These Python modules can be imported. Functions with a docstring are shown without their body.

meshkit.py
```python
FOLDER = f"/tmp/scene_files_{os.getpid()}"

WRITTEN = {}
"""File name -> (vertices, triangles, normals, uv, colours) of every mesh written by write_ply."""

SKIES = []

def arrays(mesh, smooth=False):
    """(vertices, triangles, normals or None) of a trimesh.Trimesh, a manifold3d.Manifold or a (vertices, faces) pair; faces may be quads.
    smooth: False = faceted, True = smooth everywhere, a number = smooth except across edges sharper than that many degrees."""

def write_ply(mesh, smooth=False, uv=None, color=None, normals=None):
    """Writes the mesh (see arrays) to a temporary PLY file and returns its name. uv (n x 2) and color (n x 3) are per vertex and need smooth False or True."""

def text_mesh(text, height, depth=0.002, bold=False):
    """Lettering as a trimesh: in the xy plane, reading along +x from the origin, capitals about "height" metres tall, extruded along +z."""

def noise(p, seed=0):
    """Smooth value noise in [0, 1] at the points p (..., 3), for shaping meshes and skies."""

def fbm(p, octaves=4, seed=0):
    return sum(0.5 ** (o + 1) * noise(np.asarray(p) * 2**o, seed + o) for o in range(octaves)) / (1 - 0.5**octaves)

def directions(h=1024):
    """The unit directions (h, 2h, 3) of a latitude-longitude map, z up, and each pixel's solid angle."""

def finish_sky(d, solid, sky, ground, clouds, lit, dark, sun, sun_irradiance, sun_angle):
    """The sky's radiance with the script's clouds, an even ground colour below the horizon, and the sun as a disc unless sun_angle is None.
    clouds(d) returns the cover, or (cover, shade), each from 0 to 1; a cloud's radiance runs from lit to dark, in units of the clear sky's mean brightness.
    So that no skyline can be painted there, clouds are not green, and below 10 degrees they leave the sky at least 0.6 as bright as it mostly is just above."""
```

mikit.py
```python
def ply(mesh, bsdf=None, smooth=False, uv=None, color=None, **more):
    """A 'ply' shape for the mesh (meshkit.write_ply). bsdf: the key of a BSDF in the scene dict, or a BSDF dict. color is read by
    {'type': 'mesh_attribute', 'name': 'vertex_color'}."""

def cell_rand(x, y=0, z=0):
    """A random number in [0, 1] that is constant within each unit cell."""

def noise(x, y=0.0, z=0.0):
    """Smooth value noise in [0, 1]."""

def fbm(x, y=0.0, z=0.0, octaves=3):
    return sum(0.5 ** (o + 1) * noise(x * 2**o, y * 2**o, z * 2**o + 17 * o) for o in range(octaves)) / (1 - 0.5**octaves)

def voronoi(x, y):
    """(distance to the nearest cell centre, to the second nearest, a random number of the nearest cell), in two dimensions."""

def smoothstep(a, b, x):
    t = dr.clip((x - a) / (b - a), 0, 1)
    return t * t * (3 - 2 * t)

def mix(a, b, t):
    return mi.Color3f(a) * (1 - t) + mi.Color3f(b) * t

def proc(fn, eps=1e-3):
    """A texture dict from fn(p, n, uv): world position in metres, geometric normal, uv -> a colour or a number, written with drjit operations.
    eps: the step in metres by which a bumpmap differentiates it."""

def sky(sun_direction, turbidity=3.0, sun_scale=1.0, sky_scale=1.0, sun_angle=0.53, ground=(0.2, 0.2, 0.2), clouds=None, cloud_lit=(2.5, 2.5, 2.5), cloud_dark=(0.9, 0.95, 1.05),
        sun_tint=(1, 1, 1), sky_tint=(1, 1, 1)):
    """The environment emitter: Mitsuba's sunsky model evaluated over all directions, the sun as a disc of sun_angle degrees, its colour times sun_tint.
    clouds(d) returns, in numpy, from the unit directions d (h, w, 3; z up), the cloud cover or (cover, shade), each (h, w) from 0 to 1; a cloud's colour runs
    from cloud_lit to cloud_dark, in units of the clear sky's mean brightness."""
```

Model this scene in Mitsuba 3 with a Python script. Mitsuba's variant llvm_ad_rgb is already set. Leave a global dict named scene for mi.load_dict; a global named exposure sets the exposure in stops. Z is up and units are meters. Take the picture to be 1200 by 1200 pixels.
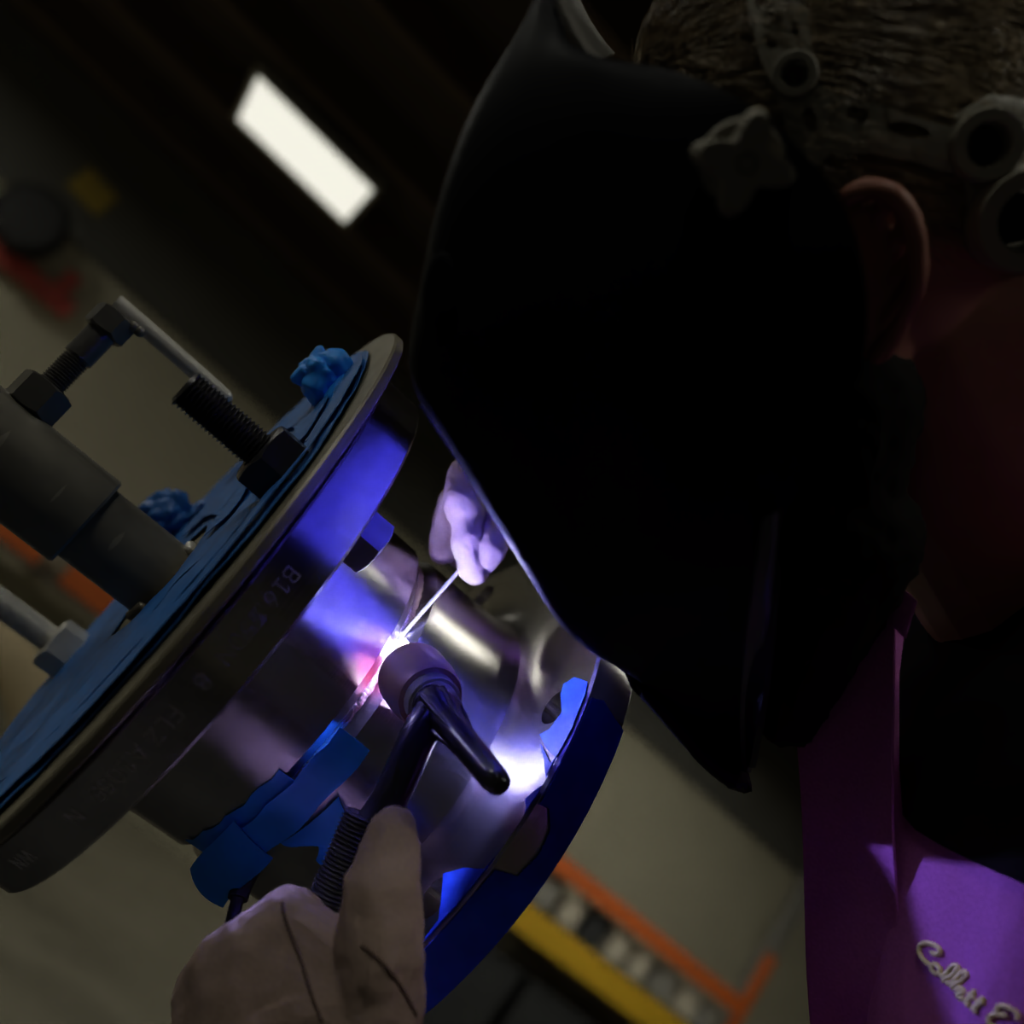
import math, random, numpy as np, trimesh, mitsuba as mi, mikit, meshkit, manifold3d as m3
from shapely.geometry import Polygon, LineString, Point
from shapely.ops import unary_union
import drjit as dr
T = mi.ScalarTransform4f
scene, labels = {}, {}
RNG = np.random.default_rng(7)

# ------------------------------------------------------------------ camera, lights, exposure
exposure = 0.0
FOCAL = 1237.1443                                   # pixels of a 1200 px frame
CAM = np.array([-0.1627, -0.6308, -0.0358])
FWD = np.array([0.2889, 0.9091, 0.3000]); FWD /= np.linalg.norm(FWD)
RIGHT = np.array([0.7057, -0.4140, 0.5750]); RIGHT -= FWD * RIGHT.dot(FWD); RIGHT /= np.linalg.norm(RIGHT)
DOWN = np.cross(FWD, RIGHT)
if DOWN[2] > 0: DOWN = -DOWN
scene['camera'] = {'type': 'thinlens', 'fov': 2 * math.degrees(math.atan(600 / FOCAL)), 'fov_axis': 'x', 'near_clip': 0.02, 'far_clip': 100,
                   'aperture_radius': 0.0042, 'focus_distance': 0.53,
                   'to_world': T().look_at(origin=CAM.tolist(), target=(CAM + FWD).tolist(), up=(-DOWN).tolist())}
LAMP = [11.8, 11.6, 10.0]                              # radiance of the ceiling fixtures
ARC = [2300.0, 2250.0, 6600.0]                        # radiance of the welding arc (its radius is 3 mm)

def W(px, py, z):                                     # point at depth z on a line of sight
    return CAM + (RIGHT * (px - 600) / FOCAL + DOWN * (py - 600) / FOCAL + FWD) * z
def ray(px, py):
    d = RIGHT * (px - 600) / FOCAL + DOWN * (py - 600) / FOCAL + FWD
    return d / np.linalg.norm(d)
def C2W(v): return RIGHT * v[0] + DOWN * v[1] + FWD * v[2]
def on_cyl(px, py, r):                                # (x, angle) where a line of sight meets the pipe cylinder of radius r
    d = ray(px, py); A = d[1]**2 + d[2]**2; B = 2 * (d[1]*CAM[1] + d[2]*CAM[2]); c = CAM[1]**2 + CAM[2]**2 - r*r
    D = max(B*B - 4*A*c, 0); k = (-B - math.sqrt(D)) / (2*A); w = CAM + d * k
    return w[0], math.atan2(w[2], w[1]) % (2*math.pi)
def on_x(px, py, x):
    d = ray(px, py); return CAM + d * (x - CAM[0]) / d[0]

# ------------------------------------------------------------------ materials
def rgb(*c): return {'type': 'rgb', 'value': list(c)}
def mat(name, base, rough=0.5, metal=0.0, two=True, **k):
    b = {'type': 'principled', 'base_color': base if isinstance(base, dict) else rgb(*base), 'roughness': rough, 'metallic': metal, **k}
    scene['mat_' + name] = {'type': 'twosided', 'bsdf': b} if two else b
    return 'mat_' + name
def turned(p, n, uv):                                 # lathe-turned steel: fine rings and a few rubbed patches
    v = mikit.noise(uv.y * 2600.0, uv.x * 3.0) * 0.22 + mikit.fbm(p.x * 22, p.y * 22, p.z * 22) * 0.30
    base = mi.Color3f(0.40, 0.385, 0.375) + mi.Color3f(0.42, 0.40, 0.39) * v
    d = dr.sqrt(dr.square(p.x + 0.004) + dr.square(p.y + 0.1035) + dr.square(p.z - 0.029))       # red glow beside the fresh weld, painted into the steel colour
    return mikit.mix(base, (0.62, 0.10, 0.12), mikit.smoothstep(0.026, 0.006, d) * 0.85)
def steel(name, au, av, tex=turned):
    scene['mat_' + name] = {'type': 'twosided', 'bsdf': {'type': 'roughconductor', 'material': 'none', 'distribution': 'ggx', 'alpha_u': au, 'alpha_v': av, 'specular_reflectance': mikit.proc(tex)}}
    return 'mat_' + name
STEEL = steel('turned_steel', 0.045, 0.16)
def heat(p, n, uv):
    return mikit.mix((0.42, 0.30, 0.26), (0.55, 0.46, 0.50), mikit.noise(uv.x * 60, p.x * 300))
WELD = steel('weld_metal', 0.22, 0.22, heat)
def darksteel(p, n, uv):
    v = mikit.fbm(p.x * 60, p.y * 60, p.z * 60); s = mikit.smoothstep(0.70, 0.74, mikit.fbm(p.x * 130, p.y * 18, p.z * 18 + 5))
    return mikit.mix((0.13, 0.12, 0.10), (0.22, 0.205, 0.165), v) + mi.Color3f(0.3, 0.28, 0.22) * s * 0.35
FIXT = mat('fixture_pipe', mikit.proc(darksteel), 0.40, 0.45)
PLATE = mat('fixture_plate', mikit.proc(lambda p, n, uv: mikit.mix((0.20, 0.18, 0.13), (0.30, 0.27, 0.20), mikit.fbm(p.x * 40, p.y * 40, p.z * 40))), 0.42, 0.6)
BLACKOX = mat('black_oxide', (0.035, 0.034, 0.036), 0.3, 0.55)
NUTM = mat('grey_nut', (0.13, 0.125, 0.12), 0.34, 0.8)
BRIGHT = mat('bright_steel', (0.62, 0.60, 0.56), 0.32, 0.45)
def tapetex(p, n, uv):
    f = mikit.fbm(p.x * 90, p.y * 90, p.z * 90)
    return mikit.mix((0.002, 0.034, 0.40), (0.004, 0.060, 0.58), f)
TAPE = mat('blue_tape', mikit.proc(tapetex), 0.55, 0.0, specular=0.35)
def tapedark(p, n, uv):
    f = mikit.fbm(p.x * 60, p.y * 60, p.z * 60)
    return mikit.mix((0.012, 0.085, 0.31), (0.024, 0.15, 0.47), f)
TAPE3 = mat('lit_blue_tape', mikit.proc(lambda p, n, uv: mikit.mix((0.012, 0.24, 0.90), (0.024, 0.34, 0.98), mikit.fbm(p.x * 90, p.y * 90, p.z * 90))), 0.5)  # lightened copy of the tape, with the light put into its colour
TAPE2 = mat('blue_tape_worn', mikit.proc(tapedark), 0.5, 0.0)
STAMP = mat('stamped_mark', (0.80, 0.79, 0.80), 0.9, 0.0)
HELM = mat('helmet_plastic', (0.006, 0.0065, 0.009), 0.5, 0.0, specular=0.05)
HELM2 = mat('helmet_inner', (0.10, 0.095, 0.085), 0.6)
LENS = mat('lens_reflector', (0.15, 0.14, 0.95), 0.13, 0.0, specular=1.0)  # blue put into the lens so the steel picks up blue reflections
KNOB = mat('knob_plastic', (0.20, 0.185, 0.15), 0.5)
GEAR = mat('headgear_plastic', (0.26, 0.245, 0.20), 0.45)
SKIN = mat('skin', mikit.proc(lambda p, n, uv: mikit.mix((0.28, 0.11, 0.075), (0.36, 0.155, 0.11), mikit.fbm(p.x * 60, p.y * 60, p.z * 60))), 0.5)
HAIR = mat('hair', mikit.proc(lambda p, n, uv: mikit.mix((0.10, 0.072, 0.042), (0.36, 0.28, 0.17), mikit.noise(p.x * 260, p.y * 260, p.z * 260))), 0.4)
BEARD = mat('beard', (0.006, 0.005, 0.004), 0.8, specular=0.1)
SHIRT = mat('purple_cloth', mikit.proc(lambda p, n, uv: mikit.mix((0.38, 0.09, 0.36), (0.47, 0.125, 0.45), mikit.noise(p.x * 900, p.y * 900, p.z * 900))), 0.85, sheen=0.3)
THREAD = mat('gold_thread', (0.80, 0.70, 0.34), 0.6)
def glove_tex(p, n, uv):
    a = mikit.fbm(p.x * 40, p.y * 40, p.z * 40); b = mikit.noise(p.x * 700, p.y * 700, p.z * 700)
    return mikit.mix((0.30, 0.20, 0.155), (0.50, 0.37, 0.31), a * 0.75 + b * 0.25)
GLOVE = mat('suede_glove', mikit.proc(glove_tex), 0.8)
SEAM = mat('glove_seam', (0.14, 0.09, 0.07), 0.9)
CUP = mat('ceramic_cup', (0.50, 0.30, 0.34), 0.35)
INSUL = mat('grey_insulator', (0.46, 0.46, 0.50), 0.45)
RUBBER = mat('black_rubber', (0.016, 0.016, 0.018), 0.22, specular=0.6)
GRIP = mat('ribbed_grip', (0.014, 0.014, 0.015), 0.55)
RODM = mat('rod_steel', (0.75, 0.73, 0.70), 0.4, 0.2)
TUNG = mat('tungsten', (0.6, 0.58, 0.55), 0.3, 1.0)
ORANGE = mat('rack_orange', (0.62, 0.13, 0.02), 0.55)
YELLOW = mat('rack_yellow', (0.66, 0.40, 0.02), 0.55)
GREYP = mat('grey_paint', (0.30, 0.29, 0.26), 0.6)
CREAM = mat('cream_card', (0.55, 0.50, 0.40), 0.7)
DARK = mat('dark_goods', (0.03, 0.032, 0.035), 0.7)
RED = mat('red_paint', (0.42, 0.05, 0.035), 0.55)
TAN = mat('tan_duct', (0.50, 0.40, 0.24), 0.7)
BLACKH = mat('black_hose', (0.012, 0.012, 0.013), 0.6)
YTAG = mat('yellow_tag', (0.42, 0.30, 0.04), 0.7)
WALL_LOW = mat('wall_olive', mikit.proc(lambda p, n, uv: mikit.mix((0.40, 0.375, 0.275), (0.45, 0.42, 0.31), mikit.fbm(p.x * 1.5, p.y * 1.5, p.z * 1.5))), 0.8)
WALL_UP = mat('wall_upper', (0.10, 0.098, 0.085), 0.85)
CEIL = mat('ceiling_brown', (0.045, 0.032, 0.022), 0.9)
JOIST = mat('joist_wood', (0.075, 0.05, 0.032), 0.9)
FLOOR = mat('concrete', mikit.proc(lambda p, n, uv: mikit.mix((0.165, 0.15, 0.105), (0.225, 0.205, 0.15), mikit.fbm(p.x * 2, p.y * 2, 1.0))), 0.7)

# ------------------------------------------------------------------ helpers
_taken = {}
def numbered(name):
    k = _taken.get(name, 0); _taken[name] = k + 1
    return name if k == 0 else f'{name}_{k:03d}'
def put(key, mesh, m, smooth=30, uv=None, **more):
    scene[key] = mikit.ply(mesh, m, smooth=smooth, uv=uv, **more); return key
def thing(name, label, cat, group=None):
    key = numbered(name); labels[key] = {'label': label, 'category': cat}
    if group: labels[key]['group'] = group
    return key
def part(parent, name, mesh, m, smooth=30, label=None, uv=None, kind=None, **more):
    key = numbered(parent + '__' + name); put(key, mesh, m, smooth, uv, **more)
    if label: labels[key] = {'label': label}
    if kind: labels.setdefault(key, {})['kind'] = kind
    return key
def struct(name, mesh, m):
    put(name, mesh, m, False); labels[name] = {'kind': 'structure'}
def tm(man):
    q = man.to_mesh(); return trimesh.Trimesh(np.array(q.vert_properties[:, :3]), np.array(q.tri_verts), process=False)
def box(c, s):
    b = trimesh.creation.box(s); b.apply_translation(c); return b
def cat(ms): return trimesh.util.concatenate(ms)
def frame(z, up=(0, 0, 1)):
    z = np.asarray(z, float) / np.linalg.norm(z); x = np.cross(up, z)
    if np.linalg.norm(x) < 1e-4: x = np.cross((1, 0, 0), z)
    x /= np.linalg.norm(x); M = np.eye(4); M[:3, 0], M[:3, 1], M[:3, 2] = x, np.cross(z, x), z; return M
def lathe(profile, a=(0, 0, 0), axis=(1, 0, 0), seg=64):       # profile: (distance along the axis, radius)
    m = trimesh.creation.revolve(np.array([[r, h] for h, r in profile], float), sections=seg)
    M = frame(axis); M[:3, 3] = a; m.apply_transform(M)
    if m.volume < 0: m.invert()
    return m
def tube(pts, r, n=10, cap=True):
    pts = np.asarray(pts, float); r = np.broadcast_to(np.asarray(r, float), len(pts))
    t = np.gradient(pts, axis=0); t /= np.linalg.norm(t, axis=1, keepdims=True)
    u = np.cross(t[0], [0.3, 0.5, 0.81]); V = []
    for i in range(len(pts)):
        u = u - t[i] * u.dot(t[i]); u /= np.linalg.norm(u); w = np.cross(t[i], u)
        a = np.arange(n) * 2 * np.pi / n
        V.append(pts[i] + r[i] * (np.cos(a)[:, None] * u + np.sin(a)[:, None] * w))
    V = np.vstack(V); F = []
    for i in range(len(pts) - 1):
        for k in range(n):
            a, b = i*n + k, i*n + (k+1) % n; F += [[a, b, b+n], [a, b+n, a+n]]
    if cap:
        V = np.vstack([V, pts[0], pts[-1]]); L = len(V); o = (len(pts)-1)*n
        for k in range(n): F += [[L-2, (k+1) % n, k], [L-1, o+k, o+(k+1) % n]]
    return trimesh.Trimesh(V, F, process=False)
def spline(pts, n=40):
    from scipy.interpolate import CubicSpline
    p = np.asarray(pts, float); s = np.r_[0, np.cumsum(np.linalg.norm(np.diff(p[:, :3], axis=0), axis=1))]
    return CubicSpline(s, p)(np.linspace(0, s[-1], n))
def hexprism(a, axis, flats, h, hole=0, rot=0.0, ch=0.12):
    R = flats / math.sqrt(3); k = np.arange(6) * np.pi / 3 + rot
    cs = m3.CrossSection([np.c_[R*np.cos(k), R*np.sin(k)]]); man = m3.Manifold.extrude(cs, h)
    c = flats * ch
    con = m3.Manifold.revolve(m3.CrossSection([np.array([[0, 0], [R*1.0 - c, 0], [R*1.02, c*0.6], [R*1.02, h - c*0.6], [R - c, h], [0, h]])]), 48)
    man = man ^ con
    if hole: man = man - m3.Manifold.cylinder(h*3, hole, hole, 32, True)
    M = frame(axis); M[:3, 3] = a; t = tm(man); t.apply_transform(M); return t
def blob(chains, edge=0.004, it=14, seg=20, lam=0.5):             # chains of (point, radius): hulls of neighbouring spheres, joined and smoothed
    out = []
    for ch in chains:
        S = [m3.Manifold.sphere(float(r), seg).translate([float(x) for x in p]) for p, r in ch]
        if len(S) == 1: out.append(S[0])
        for a, b in zip(S[:-1], S[1:]): out.append(m3.Manifold.batch_hull([a, b]))
    return smoothed(m3.Manifold.batch_boolean(out, m3.OpType.Add), edge, it, lam)
def smoothed(man, edge, it, lam=0.5):
    t = tm(man.refine_to_length(edge)); t.merge_vertices()
    trimesh.smoothing.filter_taubin(t, lamb=lam, nu=lam + 0.02, iterations=it); return t
def hullof(items, seg=20):
    return m3.Manifold.batch_hull([m3.Manifold.sphere(float(r), seg).translate([float(x) for x in p]) for p, r in items])
def hit(mesh, px, py):                                             # nearest point of the mesh on a line of sight
    d = ray(px, py); tri = mesh.triangles; e1, e2 = tri[:, 1]-tri[:, 0], tri[:, 2]-tri[:, 0]
    h = np.cross(d, e2); a = np.einsum('ij,ij->i', e1, h); a = np.where(np.abs(a) < 1e-14, 1e-14, a); s = CAM - tri[:, 0]
    u = np.einsum('ij,ij->i', s, h) / a; q = np.cross(s, e1); v = q @ d / a; t = np.einsum('ij,ij->i', e2, q) / a
    ok = (u >= -1e-6) & (v >= -1e-6) & (u + v <= 1 + 1e-6) & (t > 0.05)
    return CAM + d * t[ok].min() if ok.any() else None
def flatpoly(poly, h, edge):                                       # extruded, finely split polygon(s) in x, y, thickness in z
    out = []
    for g in getattr(poly, 'geoms', [poly]):
        rings = [np.array(g.exterior.coords)[:-1]] + [np.array(i.coords)[:-1] for i in g.interiors]
        out.append(m3.Manifold.extrude(m3.CrossSection(rings, m3.FillRule.EvenOdd), h))
    return tm(m3.Manifold.batch_boolean(out, m3.OpType.Add).refine_to_length(edge))
def warp(mesh, fn):
    m = mesh.copy(); m.vertices = fn(np.array(mesh.vertices)); 
    if m.volume < 0: m.invert()
    return m
def wrap_cyl(r):                                                   # (x, s = angle*r, height) -> on the pipe cylinder
    def f(v):
        a = v[:, 1] / r; R = r + v[:, 2]
        return np.c_[v[:, 0], R*np.cos(a), R*np.sin(a)]
    return f
def rough_edge(pts, amp, step, seed):
    g = np.random.default_rng(seed); L = LineString(list(pts) + [pts[0]]); n = int(L.length / step); out = []
    for k in range(n):
        p = L.interpolate(k * step); out.append((p.x + g.normal() * amp, p.y + g.normal() * amp))
    P = Polygon(out).buffer(0)
    return max(getattr(P, 'geoms', [P]), key=lambda q: q.area)

# ------------------------------------------------------------------ the shop around it
WY, CZ, FZ = 9.0, 3.4, -1.2
XL, XR, YF = -9.0, 15.0, -6.0
struct('floor', box(((XL+XR)/2, (WY+YF)/2, FZ-0.05), (XR-XL, WY-YF, 0.1)), FLOOR)
struct('ceiling', box(((XL+XR)/2, (WY+YF)/2, CZ+0.05), (XR-XL, WY-YF, 0.1)), CEIL)
SPLIT = 2.28
struct('wall_back', box(((XL+XR)/2, WY+0.1, (FZ+SPLIT)/2), (XR-XL, 0.2, SPLIT-FZ)), WALL_LOW)
struct('wall_back_upper', box(((XL+XR)/2, WY+0.08, (CZ+SPLIT)/2), (XR-XL, 0.24, CZ-SPLIT)), WALL_UP)
struct('trim_1', box(((XL+XR)/2, WY-0.05, SPLIT), (XR-XL, 0.04, 0.05)), WALL_UP)
struct('wall_left', box((XL-0.1, (WY+YF)/2, (FZ+CZ)/2), (0.2, WY-YF, CZ-FZ)), WALL_UP)
struct('wall_right', box((XR+0.1, (WY+YF)/2, (FZ+CZ)/2), (0.2, WY-YF, CZ-FZ)), WALL_UP)
struct('wall_front', box(((XL+XR)/2, YF-0.1, (FZ+CZ)/2), (XR-XL, 0.2, CZ-FZ)), WALL_UP)
for i, y in enumerate(np.arange(YF+1.2, WY-0.3, 1.15)):
    key = 'ceiling__joist' + ('' if i == 0 else f'_{i:03d}')
    put(key, box(((XL+XR)/2, y, CZ-0.14), (XR-XL, 0.09, 0.28)), JOIST, False)

_m = thing('added_dark_mat', 'added dark mat on the floor, unseen, darkening the rim reflections', 'mat'); part(_m, 'sheet', box((0.5, -1.2, FZ+0.006), (8.5, 7.2, 0.012)), BLACKH, False); part(_m, 'edge_strip', box((0.5, 2.42, FZ+0.005), (8.5, 0.04, 0.01)), GREYP, False)  # unseen mat added so the flange rims reflect something dark
def fixture(x, y, label, k=1.0, dw=0.62, ln=1.08):
    t = thing('ceiling_light', label, 'light')
    fr = m3.Manifold.cube([ln+.08, dw+.08, 0.07], True) - m3.Manifold.cube([ln, dw, 0.10], True)
    f = tm(fr); f.apply_translation((x, y, CZ-0.33)); part(t, 'housing', f, GREYP, False)
    part(t, 'housing_back', box((x, y, CZ-0.292), (ln+.04, dw+.04, 0.02)), GREYP, False)
    d = tm(m3.Manifold.cube([ln-.002, dw-.002, 0.02], True)); d.apply_translation((x, y, CZ-0.345))
    part(t, 'diffuser', d, None, False, 'glowing white diffuser', emitter={'type': 'area', 'radiance': rgb(*[k*c for c in LAMP])})
    for s in (-0.4, 0.4): part(t, 'hanger', tube([(x+s, y, CZ-0.28), (x+s, y, CZ+0.0)], 0.006, 6), GREYP)
fixture(-0.645, 6.11, 'bright white rectangular ceiling light glowing under the dark joists', 0.078, .70, .95)
fixture(-4.6, 5.9, 'added ceiling light out of view near the back wall, left of the hose reel', 2.4)  # lamp added out of view to brighten the left wall
fixture(5.4, 6.0, 'added ceiling light hidden behind the welder, above the pallet rack', 1.9)  # lamp added behind the welder to brighten the wall at the rack
fixture(1.25, 0.10, 'ceiling light hanging above the welding bench', 0.5)
fixture(-4.6, 1.4, 'added unseen ceiling light left of the welding bench', 2.0)  # unseen lamp added as fill for the plate, sleeve and left wall
fixture(6.2, 1.4, 'added unseen ceiling light far right behind the welder', 1.5)  # unseen lamp added to brighten the right part of the wall
fixture(1.0, -2.1, 'narrow ceiling light hanging behind the camera', 2.4, 0.16)
fixture(-2.7, -1.7, 'ceiling light hanging behind the camera on the left', 1.25)

# pallet rack along the back wall
def beam(name, x0, x1, y, z, hgt, m, label, cat_, group=None):
    t = thing(name, label, cat_, group)
    prof = Polygon([(0, -hgt/2), (0.05, -hgt/2), (0.05, hgt/2), (0.02, hgt/2), (0.02, hgt*0.3), (0, hgt*0.3)])
    b = trimesh.creation.extrude_polygon(prof, x1-x0, engine='earcut')
    b.apply_transform(np.array([[0, 0, 1, x0], [1, 0, 0, y], [0, 1, 0, z], [0, 0, 0, 1.0]]))
    if b.volume < 0: b.invert()
    part(t, 'beam', b, m, False)
    for x in (x0+0.02, x1-0.02): part(t, 'end_connector', box((x, y-0.004, z), (0.04, 0.012, hgt*1.6)), m, False)
RY = 8.1
def post(x, y, m, label):
    t = thing('rack_upright', label, 'rack upright')
    for yy, top, cm in ((y, 1.25, m), (y+0.75, 0.62, GREYP)):
        part(t, 'column', box((x, yy, (top+FZ)/2), (0.09, 0.07, top-FZ)), cm, False)
        part(t, 'foot', box((x, yy, FZ+0.006), (0.14, 0.12, 0.012)), m, False)
    for z in (-0.9, -0.2): part(t, 'brace', tube([(x, y+0.03, z), (x, y+0.72, z+0.55)], 0.018, 6), m)
for i, x in enumerate((4.5, 7.6)):
    post(x, RY, ORANGE, ('orange rack upright beside the taped flange', 'orange rack upright beside the purple shirt')[i])
t = thing('grey_post', 'grey wall post behind the orange rack upright by the purple shirt', 'post'); part(t, 'column', box((8.15, 8.8, .55), (.16, .12, 3.5)), GREYP, False); part(t, 'base_plate', box((8.15, 8.8, FZ+.01), (.3, .24, .02)), GREYP, False)
beam('rack_beam', 4.55, 7.55, RY-0.04, 0.66, 0.16, ORANGE, 'long orange rack beam sloping past the right flange', 'rack beam')
beam('rack_beam', 4.55, 7.55, RY-0.04, 0.10, 0.25, YELLOW, 'broad yellow rack beam below the orange beam', 'rack beam')
t = thing('rack_shelf', 'dark shelf deck on the yellow rack beam', 'shelf')
for k in range(6): part(t, 'board', box((6.05, RY+0.06+0.13*k, 0.245), (3.0, 0.12, 0.03)), DARK, False)
for i, (x, w, h, m) in enumerate([(4.72, .26, .26, CREAM), (5.08, .24, .30, GREYP), (5.42, .22, .22, CREAM), (5.74, .24, .28, DARK), (6.05, .22, .26, CREAM), (6.36, .2, .24, CREAM), (6.7, .24, .26, GREYP), (7.05, .25, .22, CREAM), (7.32, .16, .24, GREYP)]):
    word = {CREAM: 'cream', GREYP: 'grey', DARK: 'dark'}[m]
    t = thing('storage_box', f'{word} box on the rack shelf, {["first","second","third","fourth","fifth","sixth","seventh","eighth","ninth"][i]} from the taped flange', 'box', 'boxes on the rack shelf')
    b = tm(m3.Manifold.cube([w, 0.3, h], True)); b.apply_translation((x, RY+0.2, 0.26+h/2)); part(t, 'carton', b, m, False)
    part(t, 'lid', box((x, RY+0.2, 0.26+h+0.012), (w+0.02, 0.32, 0.03)), m, False)
for x, wd in ((4.9, 'left'), (5.9, 'middle'), (6.9, 'right')):
    t = thing('floor_bin', f'dark bin standing under the yellow rack beam, {wd} of three', 'bin')
    b = tm(m3.Manifold.extrude(m3.CrossSection([np.array([[-.4, -.3], [.4, -.3], [.4, .3], [-.4, .3]])]), 0.9, 0, 0, (1.1, 1.1)) - m3.Manifold.cube([.72, .52, .8], True).translate([0, 0, .6]))
    b.apply_translation((x, RY+0.4, FZ)); part(t, 'tub', b, DARK, False); [part(t, 'rim', box((x, RY+0.4+s*.33, FZ+.9), (.9, .04, .04)), DARK, False) for s in (-1, 1)]
for x, lab in ((-0.38, 'orange crate behind the grey fixture pipe, left of two'), (0.30, 'orange crate right above the far stud nut')):
    t = thing('orange_crate', lab, 'crate')
    b = tm(m3.Manifold.cube([.46, .5, .34], True) - m3.Manifold.cube([.42, .46, .34], True).translate([0, 0, .03])); b.apply_translation((x, RY+0.35, 0.15)); part(t, 'tub', b, ORANGE, False)
    part(t, 'rim', tm((m3.Manifold.cube([.50, .54, .03], True) - m3.Manifold.cube([.43, .47, .1], True)).translate([x, RY+0.35, 0.32])), ORANGE, False)
t = thing('rack_shelf', 'dark shelf deck under the orange crates', 'shelf')
for k in range(6): part(t, 'board', box((0.15, RY+0.06+0.13*k, -0.035), (3.96, 0.12, 0.03)), DARK, False)

# hose reel on the wall, upper left
t = thing('hose_reel', 'black hose reel with grey hub on a red bracket, upper left on the wall', 'hose reel')
rc = np.array([-1.95, WY-0.42, 2.06])
for k in range(4): part(t, 'hose_coil', lathe([(-.02+.045*0, .27), (0, .29), (.02, .27), (0, .25), (-.02, .27)], rc+(0, -.08+.05*k, 0), (0, 1, 0), 40), BLACKH)
part(t, 'hub', lathe([(-.11, 0), (-.11, .15), (.1, .15), (.1, 0)], rc, (0, 1, 0), 40), GREYP)
for s in (-.13, .13): part(t, 'flange_disc', lathe([(s-.01, 0.0), (s-.01, .24), (s+.01, .24), (s+.01, 0.0)], rc, (0, 1, 0), 40), BLACKH)
part(t, 'bracket', cat([box(rc+(0.0, .27, -.30), (1.3, .07, .16)), box(rc+(.48, .25, -.2), (.12, .1, .34)), box(rc+(-.3, .25, -.22), (.14, .12, .22))]), RED, False)
t = thing('hazard_tag', 'small yellow tag on the dark wall above the hose reel', 'tag')
b = tm(m3.Manifold.cube([.34, .012, .26], True)); b.apply_transform(trimesh.transformations.rotation_matrix(.1, (0, 1, 0))); b.apply_translation((-1.86, WY-.055, 2.70)); part(t, 'plate', b, YTAG, False)
part(t, 'screw', lathe([(-.008, 0), (-.008, .012), (0, .014), (0, 0)], (-1.86, WY-.06, 2.79), (0, 1, 0), 12), GREYP)
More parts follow.
